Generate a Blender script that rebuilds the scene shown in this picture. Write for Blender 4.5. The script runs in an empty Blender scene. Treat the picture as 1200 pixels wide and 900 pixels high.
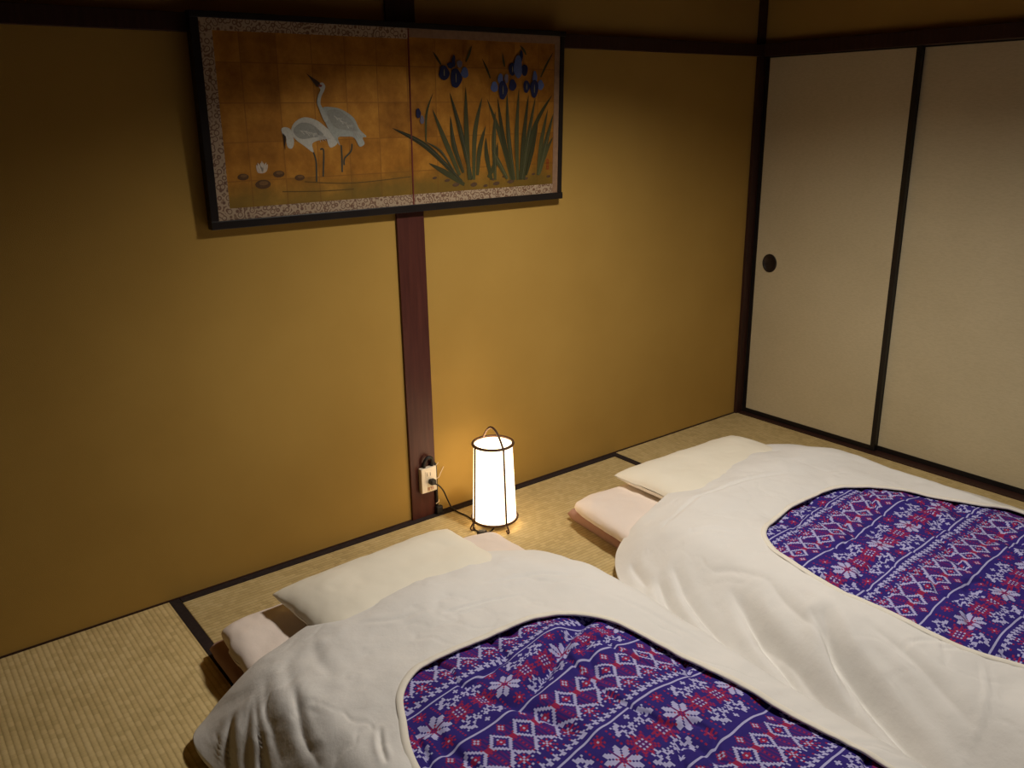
import bpy, bmesh, math, random
import numpy as np
from mathutils import Vector, Matrix

S = bpy.context.scene
C = S.collection
random.seed(4)

# ------------------------------------------------------------------ camera
cam_d = bpy.data.cameras.new('camera')
cam = bpy.data.objects.new('camera', cam_d)
C.objects.link(cam)
yaw, pitch, roll = 0.6555, -0.3037, -0.0157
fwd = Vector((math.sin(yaw) * math.cos(pitch), math.cos(yaw) * math.cos(pitch), math.sin(pitch)))
rgt = Vector((math.cos(yaw), -math.sin(yaw), 0))
upv = rgt.cross(fwd)
r2 = rgt * math.cos(roll) + upv * math.sin(roll)
u2 = upv * math.cos(roll) - rgt * math.sin(roll)
cam.matrix_world = Matrix(((r2.x, u2.x, -fwd.x, -3.3874), (r2.y, u2.y, -fwd.y, -2.5366),
                           (r2.z, u2.z, -fwd.z, 1.4361), (0, 0, 0, 1)))
cam_d.sensor_fit = 'HORIZONTAL'
cam_d.sensor_width = 36.0
cam_d.lens = 36.0 * 1007.25 / 1200.0
cam_d.clip_start = 0.02
S.camera = cam

# ------------------------------------------------------------------ world, lights, exposure
w = bpy.data.worlds.new('night')
S.world = w
w.use_nodes = True
w.node_tree.nodes['Background'].inputs[0].default_value = (0.02, 0.02, 0.025, 1)
w.node_tree.nodes['Background'].inputs[1].default_value = 0.0

PEND = (-1.60, -1.10, 1.95)            # hanging room lamp, above the frame, inside a dark open-bottomed shade
ld = bpy.data.lights.new('pendant_light', 'POINT')
ld.shadow_soft_size = 0.09
ld.color = (1.0, 0.915, 0.81)
ld.energy = 90.0
lo = bpy.data.objects.new('pendant_light', ld)
lo.location = PEND
C.objects.link(lo)

S.view_settings.view_transform = 'Standard'
S.view_settings.look = 'None'
S.view_settings.gamma = 1.0
S.view_settings.use_curve_mapping = False
S.view_settings.exposure = 0.09
S.cycles.max_bounces = 8
S.cycles.diffuse_bounces = 5

# ------------------------------------------------------------------ materials
def new_mat(name):
    m = bpy.data.materials.new(name); m.use_nodes = True
    nt = m.node_tree
    return m, nt, nt.nodes['Principled BSDF']

def link(nt, a, b): nt.links.new(a, b)

def coord(nt, scale=(1, 1, 1), rot=(0, 0, 0), kind='Object'):
    tc = nt.nodes.new('ShaderNodeTexCoord'); mp = nt.nodes.new('ShaderNodeMapping')
    mp.inputs['Scale'].default_value = scale; mp.inputs['Rotation'].default_value = rot
    link(nt, tc.outputs[kind], mp.inputs['Vector'])
    return mp.outputs['Vector']

def noise(nt, vec, scale, detail=4, rough=0.55):
    n = nt.nodes.new('ShaderNodeTexNoise')
    n.inputs['Scale'].default_value = scale; n.inputs['Detail'].default_value = detail
    n.inputs['Roughness'].default_value = rough
    link(nt, vec, n.inputs['Vector'])
    return n.outputs['Fac']

def ramp(nt, fac, stops):
    r = nt.nodes.new('ShaderNodeValToRGB')
    el = r.color_ramp.elements
    while len(el) < len(stops): el.new(0.5)
    for e, (p, c) in zip(el, stops):
        e.position = p; e.color = (c[0], c[1], c[2], 1)
    link(nt, fac, r.inputs['Fac'])
    return r.outputs['Color']

def math_n(nt, op, a, b=None):
    m = nt.nodes.new('ShaderNodeMath'); m.operation = op
    for i, v in enumerate((a, b)):
        if v is None: continue
        if isinstance(v, (int, float)): m.inputs[i].default_value = v
        else: link(nt, v, m.inputs[i])
    return m.outputs[0]

def bump(nt, height, bsdf, strength=0.3, dist=0.002):
    b = nt.nodes.new('ShaderNodeBump')
    b.inputs['Strength'].default_value = strength; b.inputs['Distance'].default_value = dist
    link(nt, height, b.inputs['Height']); link(nt, b.outputs['Normal'], bsdf.inputs['Normal'])

def mottled(name, c0, c1, scale=8, rough=0.8, bs=0.2, bscale=200, bd=0.001, stretch=(1, 1, 1), spec=0.3):
    m, nt, b = new_mat(name)
    v = coord(nt, stretch)
    col = ramp(nt, noise(nt, v, scale), [(0.3, c0), (0.7, c1)])
    link(nt, col, b.inputs['Base Color'])
    b.inputs['Roughness'].default_value = rough
    b.inputs['Specular IOR Level'].default_value = spec
    if bs: bump(nt, noise(nt, v, bscale, 3), b, bs, bd)
    return m

M = {}
M['plaster'] = mottled('ochre_sand_plaster', (0.385, 0.235, 0.056), (0.435, 0.272, 0.068), 2.2, 0.95, 0.35, 420, 0.0012, spec=0.1)
M['plaster_upper'] = mottled('ochre_sand_plaster_upper', (0.385, 0.235, 0.056), (0.435, 0.272, 0.068), 2.2, 0.95, 0.3, 420, 0.0012, spec=0.1)
M['ceiling'] = mottled('dark_ceiling_board', (0.10, 0.055, 0.03), (0.14, 0.08, 0.045), 3, 0.7, 0.1, 60, 0.001, (1, 12, 1))
M['wood'] = mottled('dark_stained_wood', (0.030, 0.012, 0.009), (0.050, 0.020, 0.014), 14, 0.45, 0.15, 80, 0.0008, (6, 6, 0.5))
M['post_wood'] = mottled('red_brown_stained_post', (0.055, 0.014, 0.010), (0.085, 0.024, 0.016), 10, 0.42, 0.15, 80, 0.0008, (8, 8, 0.5))
M['lacquer'] = mottled('black_lacquer', (0.010, 0.008, 0.008), (0.016, 0.012, 0.010), 10, 0.35, 0.05, 80, 0.0005)
M['heri'] = mottled('dark_cloth_binding', (0.016, 0.010, 0.010), (0.030, 0.019, 0.017), 60, 0.85, 0.4, 900, 0.0006)
M['iron'] = mottled('bronze_brown_metal', (0.075, 0.036, 0.02), (0.11, 0.055, 0.03), 30, 0.5, 0.1, 150, 0.0004)
M['black'] = mottled('black_plastic', (0.012, 0.011, 0.011), (0.02, 0.018, 0.017), 20, 0.5, 0.05, 100, 0.0003)
M['cream_plastic'] = mottled('cream_plastic', (0.78, 0.68, 0.52), (0.82, 0.72, 0.56), 12, 0.4, 0.03, 100, 0.0002)
M['white_wire'] = mottled('pale_wire', (0.65, 0.5, 0.3), (0.7, 0.55, 0.35), 12, 0.5, 0.03, 100, 0.0002)
M['red_print'] = mottled('red_print', (0.5, 0.12, 0.06), (0.55, 0.16, 0.08), 12, 0.6, 0)
M['pull'] = mottled('dark_bronze_pull', (0.018, 0.012, 0.010), (0.028, 0.018, 0.014), 30, 0.4, 0.05, 80, 0.0003)

def fusuma_paper():
    m, nt, b = new_mat('fusuma_paper')
    v = coord(nt)
    col = ramp(nt, noise(nt, v, 3, 3), [(0.3, (0.56, 0.475, 0.30)), (0.7, (0.61, 0.52, 0.335))])
    vf = coord(nt, (260, 60, 320))
    f = noise(nt, vf, 1.0, 2)
    mx = nt.nodes.new('ShaderNodeMix'); mx.data_type = 'RGBA'; mx.blend_type = 'MULTIPLY'
    mx.inputs[0].default_value = 0.35
    link(nt, col, mx.inputs[6]); link(nt, ramp(nt, f, [(0.35, (0.78, 0.77, 0.74)), (0.6, (1, 1, 1))]), mx.inputs[7])
    link(nt, mx.outputs[2], b.inputs['Base Color'])
    b.inputs['Roughness'].default_value = 0.75
    b.inputs['Specular IOR Level'].default_value = 0.2
    bump(nt, f, b, 0.25, 0.0006)
    return m
M['fusuma'] = fusuma_paper()

def tatami(name, along, k=1.0):
    """rush weave: ribs 15 mm apart running along one axis, fine rushes across"""
    m, nt, b = new_mat(name)
    tc = nt.nodes.new('ShaderNodeTexCoord'); sp = nt.nodes.new('ShaderNodeSeparateXYZ')
    link(nt, tc.outputs['Object'], sp.inputs[0])
    a, c = (sp.outputs['Y'], sp.outputs['X']) if along == 'y' else (sp.outputs['X'], sp.outputs['Y'])
    rib = math_n(nt, 'ABSOLUTE', math_n(nt, 'SINE', math_n(nt, 'MULTIPLY', c, math.pi / 0.0148)))
    rib = math_n(nt, 'POWER', rib, 0.8)
    # alternate ribs are shifted half a knot, which gives the little bricks of the weave
    half = math_n(nt, 'MULTIPLY', math_n(nt, 'FLOOR', math_n(nt, 'DIVIDE', c, 0.0148)), 0.5)
    knot = math_n(nt, 'ABSOLUTE', math_n(nt, 'SINE', math_n(nt, 'MULTIPLY', math_n(nt, 'ADD', math_n(nt, 'DIVIDE', a, 0.021), half), math.pi)))
    knot = math_n(nt, 'POWER', knot, 0.35)
    h = math_n(nt, 'ADD', math_n(nt, 'MULTIPLY', rib, 0.75), math_n(nt, 'MULTIPLY', knot, 0.25))
    st = (400, 7, 1) if along == 'x' else (7, 400, 1)
    fine = noise(nt, coord(nt, st), 1.0, 3)
    cb = nt.nodes.new('ShaderNodeCombineXYZ')
    link(nt, math_n(nt, 'FLOOR', math_n(nt, 'DIVIDE', c, 0.0148)), cb.inputs[0])
    link(nt, math_n(nt, 'FLOOR', math_n(nt, 'ADD', math_n(nt, 'DIVIDE', a, 0.021), half)), cb.inputs[1])
    wn = nt.nodes.new('ShaderNodeTexWhiteNoise'); link(nt, cb.outputs[0], wn.inputs['Vector'])
    fine = math_n(nt, 'ADD', math_n(nt, 'MULTIPLY', fine, 0.6), math_n(nt, 'MULTIPLY', wn.outputs['Value'], 0.4))
    broad = noise(nt, coord(nt), 3.5, 3)
    col = ramp(nt, math_n(nt, 'ADD', math_n(nt, 'MULTIPLY', fine, 0.55), math_n(nt, 'MULTIPLY', broad, 0.45)),
               [(p, tuple(k * q for q in cc)) for p, cc in ((0.3, (0.45, 0.34, 0.15)), (0.5, (0.56, 0.43, 0.20)), (0.72, (0.64, 0.51, 0.26)))])
    mx = nt.nodes.new('ShaderNodeMix'); mx.data_type = 'RGBA'; mx.blend_type = 'MULTIPLY'
    mx.inputs[0].default_value = 0.6
    link(nt, col, mx.inputs[6]); link(nt, ramp(nt, h, [(0.2, (0.62, 0.56, 0.46)), (0.8, (1, 1, 1))]), mx.inputs[7])
    link(nt, mx.outputs[2], b.inputs['Base Color'])
    b.inputs['Roughness'].default_value = 0.62
    b.inputs['Specular IOR Level'].default_value = 0.3
    bump(nt, h, b, 0.8, 0.0016)
    return m
M['tatami_x'] = tatami('rush_weave_along_wall', 'x')
M['tatami_y'] = tatami('rush_weave_into_room', 'y')
M['tatami_pale'] = tatami('rush_weave_painted_sheen', 'y', 1.28)   # left mat: sheen of the weave put into a paler base colour

def cloth(name, c0, c1, bs=0.35, wr=6.0, wd=0.004):
    m, nt, b = new_mat(name)
    v = coord(nt)
    col = ramp(nt, noise(nt, v, 5, 4), [(0.3, c0), (0.7, c1)])
    link(nt, col, b.inputs['Base Color'])
    b.inputs['Roughness'].default_value = 0.9
    b.inputs['Specular IOR Level'].default_value = 0.15
    b.inputs['Sheen Weight'].default_value = 0.08
    big = noise(nt, v, wr, 5, 0.6)
    fine = noise(nt, v, 900, 2)
    hgt = math_n(nt, 'ADD', math_n(nt, 'MULTIPLY', big, 1.0), math_n(nt, 'MULTIPLY', fine, 0.03))
    bump(nt, hgt, b, bs, wd)
    return m
M['cover'] = cloth('off_white_cotton', (0.80, 0.785, 0.75), (0.84, 0.825, 0.79), 0.6, 11, 0.006)
M['hem'] = cloth('ivory_hem', (0.84, 0.80, 0.70), (0.88, 0.84, 0.74), 0.2, 20, 0.002)
M['sheet'] = cloth('pale_pink_sheet', (0.85, 0.74, 0.66), (0.88, 0.78, 0.70), 0.4, 12, 0.006)
M['pillow'] = cloth('cream_pillow_cotton', (0.86, 0.81, 0.67), (0.89, 0.84, 0.71), 0.3, 9, 0.005)
M['pillow_pink'] = cloth('pinkish_pillow_side', (0.80, 0.66, 0.56), (0.84, 0.70, 0.60), 0.3, 9, 0.005)
M['mat_brown'] = cloth('dusty_rose_mattress_cloth', (0.36, 0.20, 0.15), (0.42, 0.245, 0.185), 0.3, 12, 0.005)

def attr_mat(name, attr, rough=0.85, spec=0.15, bscale=500, bs=0.3, metal=0.0):
    m, nt, b = new_mat(name)
    a = nt.nodes.new('ShaderNodeAttribute'); a.attribute_name = attr
    v = coord(nt)
    mx = nt.nodes.new('ShaderNodeMix'); mx.data_type = 'RGBA'; mx.blend_type = 'MULTIPLY'
    mx.inputs[0].default_value = 0.5
    link(nt, a.outputs['Color'], mx.inputs[6])
    link(nt, ramp(nt, noise(nt, v, bscale, 2), [(0.3, (0.72, 0.72, 0.72)), (0.6, (1, 1, 1))]), mx.inputs[7])
    link(nt, mx.outputs[2], b.inputs['Base Color'])
    b.inputs['Roughness'].default_value = rough
    b.inputs['Specular IOR Level'].default_value = spec
    b.inputs['Metallic'].default_value = metal
    if bs: bump(nt, noise(nt, v, bscale, 2), b, bs, 0.001)
    return m
M['knit'] = attr_mat('nordic_knit', 'stitch')
M['paint'] = attr_mat('mineral_pigment', 'pigment', 0.7, 0.2, 160, 0.1)

def gold_leaf():
    m, nt, b = new_mat('gold_leaf')
    tc = nt.nodes.new('ShaderNodeTexCoord')
    sp = nt.nodes.new('ShaderNodeSeparateXYZ'); link(nt, tc.outputs['Object'], sp.inputs[0])
    sq = 0.108
    fx = math_n(nt, 'DIVIDE', sp.outputs['X'], sq); fz = math_n(nt, 'DIVIDE', sp.outputs['Z'], sq)
    cb = nt.nodes.new('ShaderNodeCombineXYZ')
    link(nt, math_n(nt, 'FLOOR', fx), cb.inputs[0]); link(nt, math_n(nt, 'FLOOR', fz), cb.inputs[1])
    wn = nt.nodes.new('ShaderNodeTexWhiteNoise'); link(nt, cb.outputs[0], wn.inputs['Vector'])
    n = noise(nt, coord(nt), 9, 6, 0.65)
    mix = math_n(nt, 'ADD', math_n(nt, 'MULTIPLY', n, 0.88), math_n(nt, 'MULTIPLY', wn.outputs['Value'], 0.12))
    col = ramp(nt, mix, [(0.28, (0.22, 0.085, 0.011)), (0.5, (0.45, 0.19, 0.023)), (0.72, (0.70, 0.34, 0.052))])
    # greener marsh wash along the foot of the painting (pigment, part of the picture)
    zz = math_n(nt, 'ADD', sp.outputs['Z'], math_n(nt, 'MULTIPLY', math_n(nt, 'SUBTRACT', n, 0.5), 0.10))
    mr = nt.nodes.new('ShaderNodeMapRange')
    mr.inputs['From Min'].default_value = 0.055; mr.inputs['From Max'].default_value = 0.12
    mr.inputs['To Min'].default_value = 0.7; mr.inputs['To Max'].default_value = 0.0
    link(nt, zz, mr.inputs['Value'])
    g = nt.nodes.new('ShaderNodeMix'); g.data_type = 'RGBA'
    link(nt, mr.outputs[0], g.inputs[0]); link(nt, col, g.inputs[6]); g.inputs[7].default_value = (0.20, 0.15, 0.03, 1)
    # dark hairlines where the leaves overlap
    def line(f):
        d = math_n(nt, 'ABSOLUTE', math_n(nt, 'SUBTRACT', math_n(nt, 'FRACT', f), 0.5))
        return math_n(nt, 'GREATER_THAN', d, 0.485)
    ln = math_n(nt, 'MULTIPLY', math_n(nt, 'MAXIMUM', line(fx), line(fz)), n)
    dk = nt.nodes.new('ShaderNodeMix'); dk.data_type = 'RGBA'
    link(nt, math_n(nt, 'MULTIPLY', ln, 0.9), dk.inputs[0]); link(nt, g.outputs[2], dk.inputs[6])
    dk.inputs[7].default_value = (0.22, 0.09, 0.02, 1)
    link(nt, dk.outputs[2], b.inputs['Base Color'])
    b.inputs['Metallic'].default_value = 0.6
    b.inputs['Roughness'].default_value = 0.45
    bump(nt, noise(nt, coord(nt), 70, 4), b, 0.2, 0.001)
    return m
M['gold'] = gold_leaf()

def brocade():
    m, nt, b = new_mat('brocade_border')
    v = coord(nt)
    vo = nt.nodes.new('ShaderNodeTexVoronoi'); vo.inputs['Scale'].default_value = 62
    link(nt, v, vo.inputs['Vector'])
    r = math_n(nt, 'ABSOLUTE', math_n(nt, 'SINE', math_n(nt, 'MULTIPLY', vo.outputs['Distance'], 7.5)))
    col = ramp(nt, r, [(0.2, (0.13, 0.06, 0.032)), (0.5, (0.24, 0.15, 0.085)), (0.85, (0.38, 0.28, 0.18))])
    link(nt, col, b.inputs['Base Color']); b.inputs['Roughness'].default_value = 0.6
    bump(nt, r, b, 0.3, 0.0008)
    return m
M['brocade'] = brocade()
M['plain_border'] = mottled('brown_silk_border', (0.22, 0.13, 0.075), (0.28, 0.165, 0.095), 60, 0.7, 0.1, 300, 0.0004)
M['seam'] = mottled('red_brown_seam', (0.10, 0.012, 0.008), (0.14, 0.02, 0.012), 60, 0.6, 0)

def paper_shade():
    m, nt, b = new_mat('glowing_washi')
    n = noise(nt, coord(nt, (1, 1, 0.3)), 60, 4)
    link(nt, ramp(nt, n, [(0.3, (0.9, 0.84, 0.72)), (0.7, (0.95, 0.9, 0.8))]), b.inputs['Base Color'])
    b.inputs['Roughness'].default_value = 0.9
    b.inputs['Emission Color'].default_value = (1.0, 0.74, 0.45, 1)
    b.inputs['Emission Strength'].default_value = LAMP_E
    return m
LAMP_E = 3.6
M['washi'] = paper_shade()
def bulb_mat():
    m, nt, b = new_mat('lit_bulb')
    b.inputs['Emission Color'].default_value = (1.0, 0.74, 0.42, 1)
    b.inputs['Emission Strength'].default_value = 14
    return m
M['bulb'] = bulb_mat()

# ------------------------------------------------------------------ mesh helpers
def mesh_obj(name, verts, faces, mat, parent=None, smooth=False, origin=(0, 0, 0)):
    """verts in world space; the object sits at origin (or in the parent's local space)"""
    off = np.array(parent_loc(parent)) if parent else np.array(origin)
    v = np.asarray(verts, dtype=float) - off
    me = bpy.data.meshes.new(name)
    me.from_pydata([tuple(p) for p in v], [], faces)
    me.materials.append(mat)
    if smooth: me.polygons.foreach_set('use_smooth', [True] * len(me.polygons))
    me.update()
    o = bpy.data.objects.new(name, me); C.objects.link(o)
    if parent: o.parent = parent
    else: o.location = origin
    return o

def parent_loc(p):
    l = Vector(p.location)
    while p.parent:
        p = p.parent; l = l + Vector(p.location)
    return l

def thing(name, label, cat, loc, group=None):
    o = bpy.data.objects.new(name, None); C.objects.link(o)
    o.location = loc; o['label'] = label; o['category'] = cat
    o.empty_display_size = 0.05
    if group: o['group'] = group
    return o

def struct(o): o['kind'] = 'structure'; return o

BOXF = [(0, 1, 3, 2), (4, 6, 7, 5), (0, 4, 5, 1), (2, 3, 7, 6), (0, 2, 6, 4), (1, 5, 7, 3)]
def box(name, x0, x1, y0, y1, z0, z1, mat, parent=None, bev=0.0, origin=None):
    bm = bmesh.new()
    vs = [bm.verts.new((x, y, z)) for x in (x0, x1) for y in (y0, y1) for z in (z0, z1)]
    for f in BOXF: bm.faces.new([vs[i] for i in f])
    bmesh.ops.recalc_face_normals(bm, faces=bm.faces)
    if bev: bmesh.ops.bevel(bm, geom=list(bm.edges), offset=bev, segments=2, profile=0.6, affect='EDGES')
    bm.verts.index_update()
    v = [tuple(q.co) for q in bm.verts]; f = [[q.index for q in g.verts] for g in bm.faces]
    bm.free()
    return mesh_obj(name, v, f, mat, parent, origin=origin or (0, 0, 0))

def catmull(pts, n, closed=False):
    P = np.asarray(pts, float); m = len(P); out = []
    segs = m if closed else m - 1
    for i in range(segs):
        if closed: p0, p1, p2, p3 = P[i - 1], P[i], P[(i + 1) % m], P[(i + 2) % m]
        else:
            p0, p1, p2, p3 = P[max(i - 1, 0)], P[i], P[i + 1], P[min(i + 2, m - 1)]
        for t in np.linspace(0, 1, n, endpoint=False):
            out.append(0.5 * (2 * p1 + (p2 - p0) * t + (2 * p0 - 5 * p1 + 4 * p2 - p3) * t * t + (3 * p1 - p0 - 3 * p2 + p3) * t ** 3))
    if not closed: out.append(P[-1])
    return np.array(out)

def tube_geo(path, r, sides=8, closed=False):
    P = np.asarray(path, float); n = len(P); R = np.full(n, r) if np.isscalar(r) else np.asarray(r)
    T = np.roll(P, -1, 0) - np.roll(P, 1, 0) if closed else np.gradient(P, axis=0)
    T /= np.linalg.norm(T, axis=1)[:, None] + 1e-12
    ref = np.array([0, 0, 1.0]) if abs(T[0][2]) < 0.9 else np.array([1.0, 0, 0])
    N = np.cross(T[0], ref); N /= np.linalg.norm(N)
    V = []
    for i in range(n):
        N = N - T[i] * (N @ T[i]); N /= np.linalg.norm(N); B = np.cross(T[i], N)
        for k in range(sides):
            a = 2 * math.pi * k / sides
            V.append(P[i] + R[i] * (math.cos(a) * N + math.sin(a) * B))
    F = []
    for i in range(n if closed else n - 1):
        j = (i + 1) % n
        for k in range(sides):
            l = (k + 1) % sides
            F.append((i * sides + k, i * sides + l, j * sides + l, j * sides + k))
    if not closed:
        F.append(tuple(range(sides - 1, -1, -1))); F.append(tuple((n - 1) * sides + k for k in range(sides)))
    return V, F
def tube(name, path, r, mat, parent=None, sides=8, closed=False):
    V, F = tube_geo(path, r, sides, closed)
    return mesh_obj(name, V, F, mat, parent, smooth=True)

def lathe(name, prof, c, mat, parent, n=40):
    """prof: (radius, z) polyline turned about the vertical through c"""
    V, F = [], []
    for r, z in prof:
        for k in range(n):
            a = 2 * math.pi * k / n; V.append((c[0] + r * math.cos(a), c[1] + r * math.sin(a), z))
    for i in range(len(prof) - 1):
        for k in range(n):
            l = (k + 1) % n; F.append((i * n + k, i * n + l, (i + 1) * n + l, (i + 1) * n + k))
    return mesh_obj(name, V, F, mat, parent, smooth=True)

# value noise in 2-D / 3-D on numpy arrays
def vnoise(x, y, seed=0):
    xi = np.floor(x).astype(np.int64); yi = np.floor(y).astype(np.int64)
    xf = x - xi; yf = y - yi
    u = xf * xf * xf * (xf * (xf * 6 - 15) + 10); v = yf * yf * yf * (yf * (yf * 6 - 15) + 10)
    def h(a, b):
        n = (a * 374761393 + b * 668265263 + seed * 1442695041) & 0x7fffffff
        n = ((n ^ (n >> 13)) * 1274126177) & 0x7fffffff
        return ((n ^ (n >> 16)) & 0xffff) / 32767.5 - 1.0
    return (h(xi, yi) * (1 - u) + h(xi + 1, yi) * u) * (1 - v) + (h(xi, yi + 1) * (1 - u) + h(xi + 1, yi + 1) * u) * v
def fbm(x, y, seed=0, oct=3, gain=0.5):
    s, a = 0, 1.0
    for i in range(oct):
        s = s + a * vnoise(x * 2 ** i + 17.3 * i, y * 2 ** i - 9.1 * i, seed + i); a *= gain
    return s

def sstep(a, b, x):
    t = np.clip((x - a) / (b - a), 0, 1); return t * t * (3 - 2 * t)

# ------------------------------------------------------------------ the room
H = 1.664                                # underside of the tie beam
floor = struct(box('floor', -4.6, 0.12, -4.2, 0.0, -0.12, -0.05, M['wood']))
HW = 0.031
def tatami_mat(x0, x1, y0, y1, along, sides):
    m = box('tatami_mat', x0, x1, y0, y1, -0.0495, 0.0, M['tatami_' + along], floor, 0.0015)
    for s in sides:
        q = {'l': (x0, x0 + HW, y0, y1), 'r': (x1 - HW, x1, y0, y1), 't': (x0, x1, y1 - HW, y1), 'b': (x0, x1, y0, y0 + HW)}[s]
        box('cloth_border', q[0], q[1], q[2], q[3], -0.002, 0.0016, M['heri'], m, 0.0006)
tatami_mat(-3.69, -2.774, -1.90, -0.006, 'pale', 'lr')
tatami_mat(-2.772, -0.903, -0.93, -0.006, 'x', 'tb')
tatami_mat(-0.901, -0.034, -1.90, -0.006, 'y', 'l')
tatami_mat(-2.772, -0.903, -1.90, -0.932, 'x', 'tb')
tatami_mat(-4.59, -3.692, -1.90, -0.006, 'y', 'lr')
tatami_mat(-4.59, -2.70, -2.84, -1.902, 'x', 'tb')
tatami_mat(-2.698, -0.80, -2.84, -1.902, 'x', 'tb')
tatami_mat(-0.798, -0.034, -3.78, -1.902, 'y', 'l')

struct(box('wall_back', -4.6, 0.1, 0.0, 0.1, -0.05, 2.4, M['plaster']))
wr = struct(box('wall_right', 0.004, 0.1, -4.2, 0.0, 1.70, 2.4, M['plaster_upper']))
struct(box('wall_right_far', 0.02, 0.1, -4.2, -1.42, 0.0, 1.70, M['fusuma']))
struct(box('wall_left', -4.7, -4.6, -4.2, 0.0, -0.05, 2.4, M['ceiling']))
struct(box('wall_front', -4.6, 0.1, -4.3, -4.2, -0.05, 2.4, M['ceiling']))
struct(box('ceiling', -4.7, 0.1, -4.3, 0.1, 2.4, 2.45, M['ceiling']))

def trim(n, *a, mat='wood', bev=0.002):
    return struct(box('trim_%d' % n, *a, M[mat], None, bev))
trim(1, -4.6, 0.0, -0.023, 0.0, H, 1.712)                      # tie beam on the back wall
trim(2, -0.024, 0.02, -4.2, -0.0, H, 1.717)                    # lintel beam on the right wall
trim(3, -1.918, -1.811, -0.010, 0.0, 0.0, H, mat='post_wood')   # post below the beam
trim(4, -1.918, -1.811, -0.010, 0.0, 1.712, 2.4)               # post above the beam
trim(5, -0.046, 0.0, -0.016, 0.0, 0.0, H)                      # corner post
trim(6, -0.052, 0.0, -0.010, 0.0, 1.712, 2.4)                  # corner post above the beam
trim(7, -0.0325, 0.06, -4.2, -0.0, -0.05, 0.004, bev=0.001)    # door sill
trim(8, -4.6, -0.046, -0.0055, 0.0, -0.05, 0.0035, bev=0.0005) # strip between mats and wall

def fusuma(n, y0, y1, x):
    z0, z1 = 0.004, H + 0.012
    t = 0.020
    d = struct(box('door_%d' % n, x + 0.003, x + 0.018, y0 + 0.004, y1 - 0.004, z0 + 0.004, z1 - 0.002, M['fusuma']))
    ws = 0.021
    for a, b in ((y0, y0 + ws), (y1 - ws, y1)):
        box('stile', x, x + t, a, b, z0, z1, M['lacquer'], d, 0.0015)
    box('rail', x, x + t, y0 + ws, y1 - ws, z0, z0 + 0.022, M['lacquer'], d, 0.0015)
    box('rail', x, x + t, y0 + ws, y1 - ws, z1 - 0.018, z1, M['lacquer'], d, 0.0015)
    return d
d1 = fusuma(1, -0.726, -0.016, 0.000)
d2 = fusuma(2, -1.42, -0.706, 0.022)
# round recessed finger pull
V, F = [], []
ny = 40
prof = [(0.0395, 0.0035), (0.0395, 0.0), (0.037, -0.0015), (0.034, -0.001), (0.031, 0.001), (0.029, 0.0026), (0.0, 0.0028)]
for r, dx in prof:
    for k in range(ny):
        a = 2 * math.pi * k / ny; V.append((0.0 + dx, -0.113 + r * math.cos(a) * 0.98, 0.757 + r * math.sin(a) * 1.08))
for i in range(len(prof) - 1):
    for k in range(ny):
        l = (k + 1) % ny; F.append((i * ny + k, i * ny + l, (i + 1) * ny + l, (i + 1) * ny + k))
mesh_obj('finger_pull', V, F, M['pull'], d1, True)

# ------------------------------------------------------------------ pendant above the frame
pt = thing('pendant_lamp', 'round hanging lamp with a dark shade above the beds', 'lamp', PEND)
pz = PEND[2]
lathe('lamp_shade', [(0.02, pz + 0.17), (0.17, pz + 0.10), (0.203, pz + 0.03), (0.203, pz - 0.14), (0.198, pz - 0.14), (0.198, pz + 0.028), (0.165, pz + 0.095), (0.02, pz + 0.16)], PEND, M['lacquer'], pt)
tube('hanging_cord', [(PEND[0], PEND[1], PEND[2] + 0.15), (PEND[0], PEND[1], 2.4)], 0.004, M['black'], pt)

# ------------------------------------------------------------------ framed two-leaf painting
P_body1 = [(242,246),(256,270),(288,283),(327,273),(357,251),(381,233),(370,222),(330,216),(306,206),(308,181),(281,200),(252,222)]
P_head1 = [(212,251),(222,256),(237,252),(245,239),(248,211),(240,195),(228,198),(224,212),(224,226),(214,237)]
P_beak1 = [(215,240),(224,229),(218,190),(216,219)]
P_tail1 = [(356,230),(381,236),(390,207),(368,193),(358,204)]
P_wing1 = [(250,250),(275,267),(306,263),(333,244),(344,229),(307,224),(275,221),(254,232)]
P_neck2 = [(340,377),(352,381),(360,371),(355,357),(346,343),(341,322),(349,306),(363,279),(351,269),(335,307),(330,325),(336,346),(344,360),(339,369)]
P_body2 = [(345,308),(386,310),(418,300),(450,278),(467,245),(490,223),(476,219),(482,201),(464,193),(447,220),(418,224),(392,222),(397,198),(371,233),(354,265)]
P_wing2 = [(361,299),(394,304),(422,289),(446,267),(461,238),(423,243),(390,250),(371,269)]
P_beak2 = [(302,406),(343,381),(344,369),(332,369)]
P_lily = [(126,153),(136,145),(144,163),(149,146),(161,153),(154,131),(129,130)]
P_legs = [[(308,182),(315,152),(312,94)],[(331,189),(342,183),(335,108)],[(402,199),(402,163),(400,118)],[(439,202),(434,180),(411,159),(408,139)],[(200,71),(319,65),(437,64)],[(273,96),(430,83),(646,91)]]
P_pads = [(84,120),(193,123),(142,96),(258,109)]
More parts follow.
